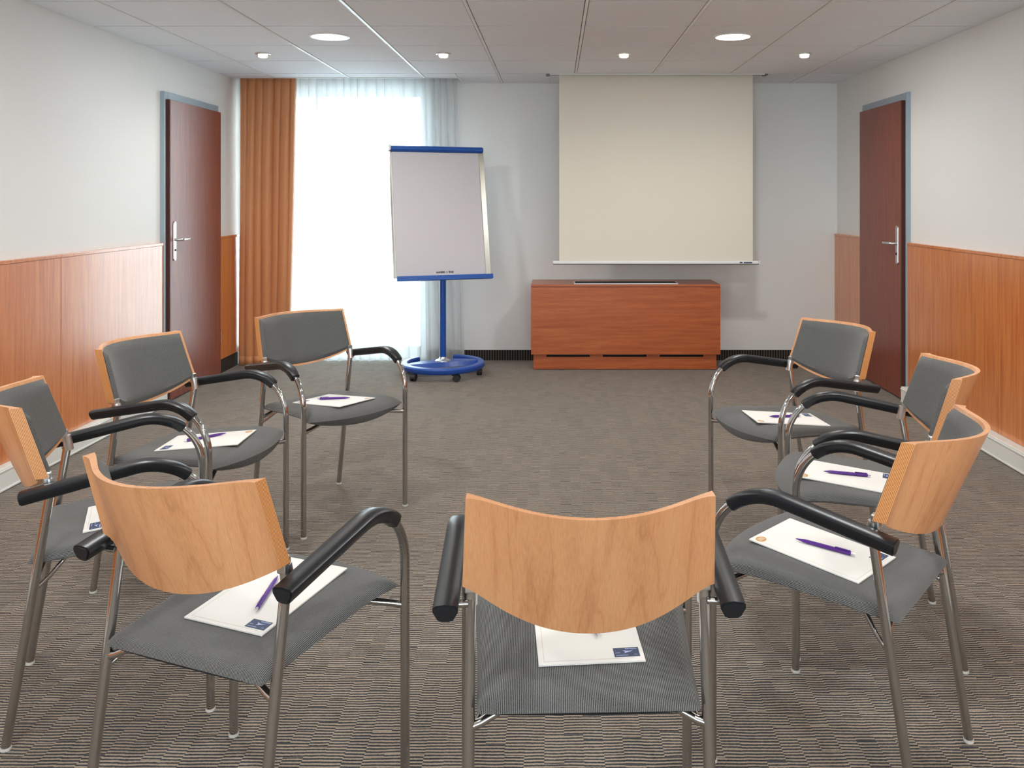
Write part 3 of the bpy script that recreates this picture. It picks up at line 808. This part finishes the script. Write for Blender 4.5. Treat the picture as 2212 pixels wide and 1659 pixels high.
dashes(bm, .070, .092, -.1098, .0030, .0035); dashes(bm, .050, .058, -.1220, .0016, .0035); dashes(bm, .050, .072, -.1300, .0018, .0035); dashes(bm, .086, .092, -.1280, .0014, .0035)
me_bird = finish(bm, 'logo_mark'); me_bird.materials.append(M['logo_light'])
bm = bmesh.new()      # tan oval stamp
ov = [(-.080+.0165*math.cos(2*PI*k/32), .128+.0125*math.sin(2*PI*k/32)) for k in range(32)]
lo_ = [bm.verts.new((p[0], p[1], .00305)) for p in ov]; hi_ = [bm.verts.new((p[0], p[1], .0033)) for p in ov]
bm.faces.new(hi_); bm.faces.new(lo_[::-1])
for k in range(32): bm.faces.new((lo_[k], lo_[(k+1) % 32], hi_[(k+1) % 32], hi_[k]))
me_oval = finish(bm, 'oval_stamp'); me_oval.materials.append(M['logo_orange'])
bm = bmesh.new()
for k in range(6): bm_box(bm, -.0905+k*.0038, -.0892+k*.0038, .121, .135, .0034, .0035)
me_strp = finish(bm, 'stamp_lettering'); me_strp.materials.append(M['paper'])
# pen meshes, along +Y (cap end at 0, tip at .145), lying with its axis at z = .0052
def lathe_y(prof, m, name, seg=16, off=(0, 0, .0052)):
    bm = bmesh.new(); bm_lathe(bm, prof, seg=seg)
    bmesh.ops.transform(bm, matrix=Matrix.Translation(off) @ Matrix.Rotation(-PI/2, 4, 'X'), verts=bm.verts)
    me = finish(bm, name); me.materials.append(M[m]); return me
me_barrel = lathe_y([(0, .006), (.0046, .006), (.0050, .010), (.0052, .06), (.0048, .115), (.0040, .128), (0, .128)], 'pen', 'barrel')
me_tip = lathe_y([(0, .1282), (.0036, .1282), (.0022, .138), (.0008, .145), (0, .146)], 'pen', 'tip')
me_btn = lathe_y([(0, -.004), (.0026, -.004), (.0030, .0), (.0032, .0058), (0, .0058)], 'steel', 'push_button')
bm = bmesh.new(); bm_box(bm, -.0018, .0018, .008, .046, .0108, .0126, .0005); bm_box(bm, -.0018, .0018, .008, .013, .0096, .0112, .0003)
me_clip = finish(bm, 'clip'); me_clip.materials.append(M['pen'])
for key, (px_, py_, yaw, cap, tip) in PADS.items():
    x, y, th, lab, short = CH[key]; rz = R(th-90)
    Mw = Matrix.Translation((x, y, 0)) @ Matrix.Rotation(rz, 4, 'Z') @ Matrix.Translation((px_, py_, seat_top(py_)+.0012)) @ Matrix.Rotation(SLOPE, 4, 'X') @ Matrix.Rotation(R(yaw), 4, 'Z')
    pd = tag(obj('paper_pad', me_sheet, []), 'white sheet of paper on the seat of the ' + short, 'paper', 'white sheets on the chair seats')
    pd.matrix_world = Mw
    lg = obj('logo', me_logo, [], pd); obj('logo_mark', me_bird, [], lg)
    ovl = obj('oval_stamp', me_oval, [], pd); obj('stamp_lettering', me_strp, [], ovl)
    obj('margin_line', me_line, [], pd)
    if cap:
        a_ = Vector(cap); b_ = Vector(tip); d = b_-a_; ang = math.atan2(-d.x, d.y)
        Mp = Matrix.Translation((x, y, 0)) @ Matrix.Rotation(rz, 4, 'Z') @ Matrix.Translation((a_.x, a_.y, seat_top(a_.y)+.0012+.0034)) @ Matrix.Rotation(SLOPE, 4, 'X') @ Matrix.Rotation(ang, 4, 'Z')
        pen = tag(obj('pen', me_barrel, []), 'purple ballpoint pen on the paper of the ' + short, 'pen', 'purple pens on the chair seats')
        pen.matrix_world = Mp
        obj('pen_tip', me_tip, [], pen); obj('push_button', me_btn, [], pen); obj('pen_clip', me_clip, [], pen)
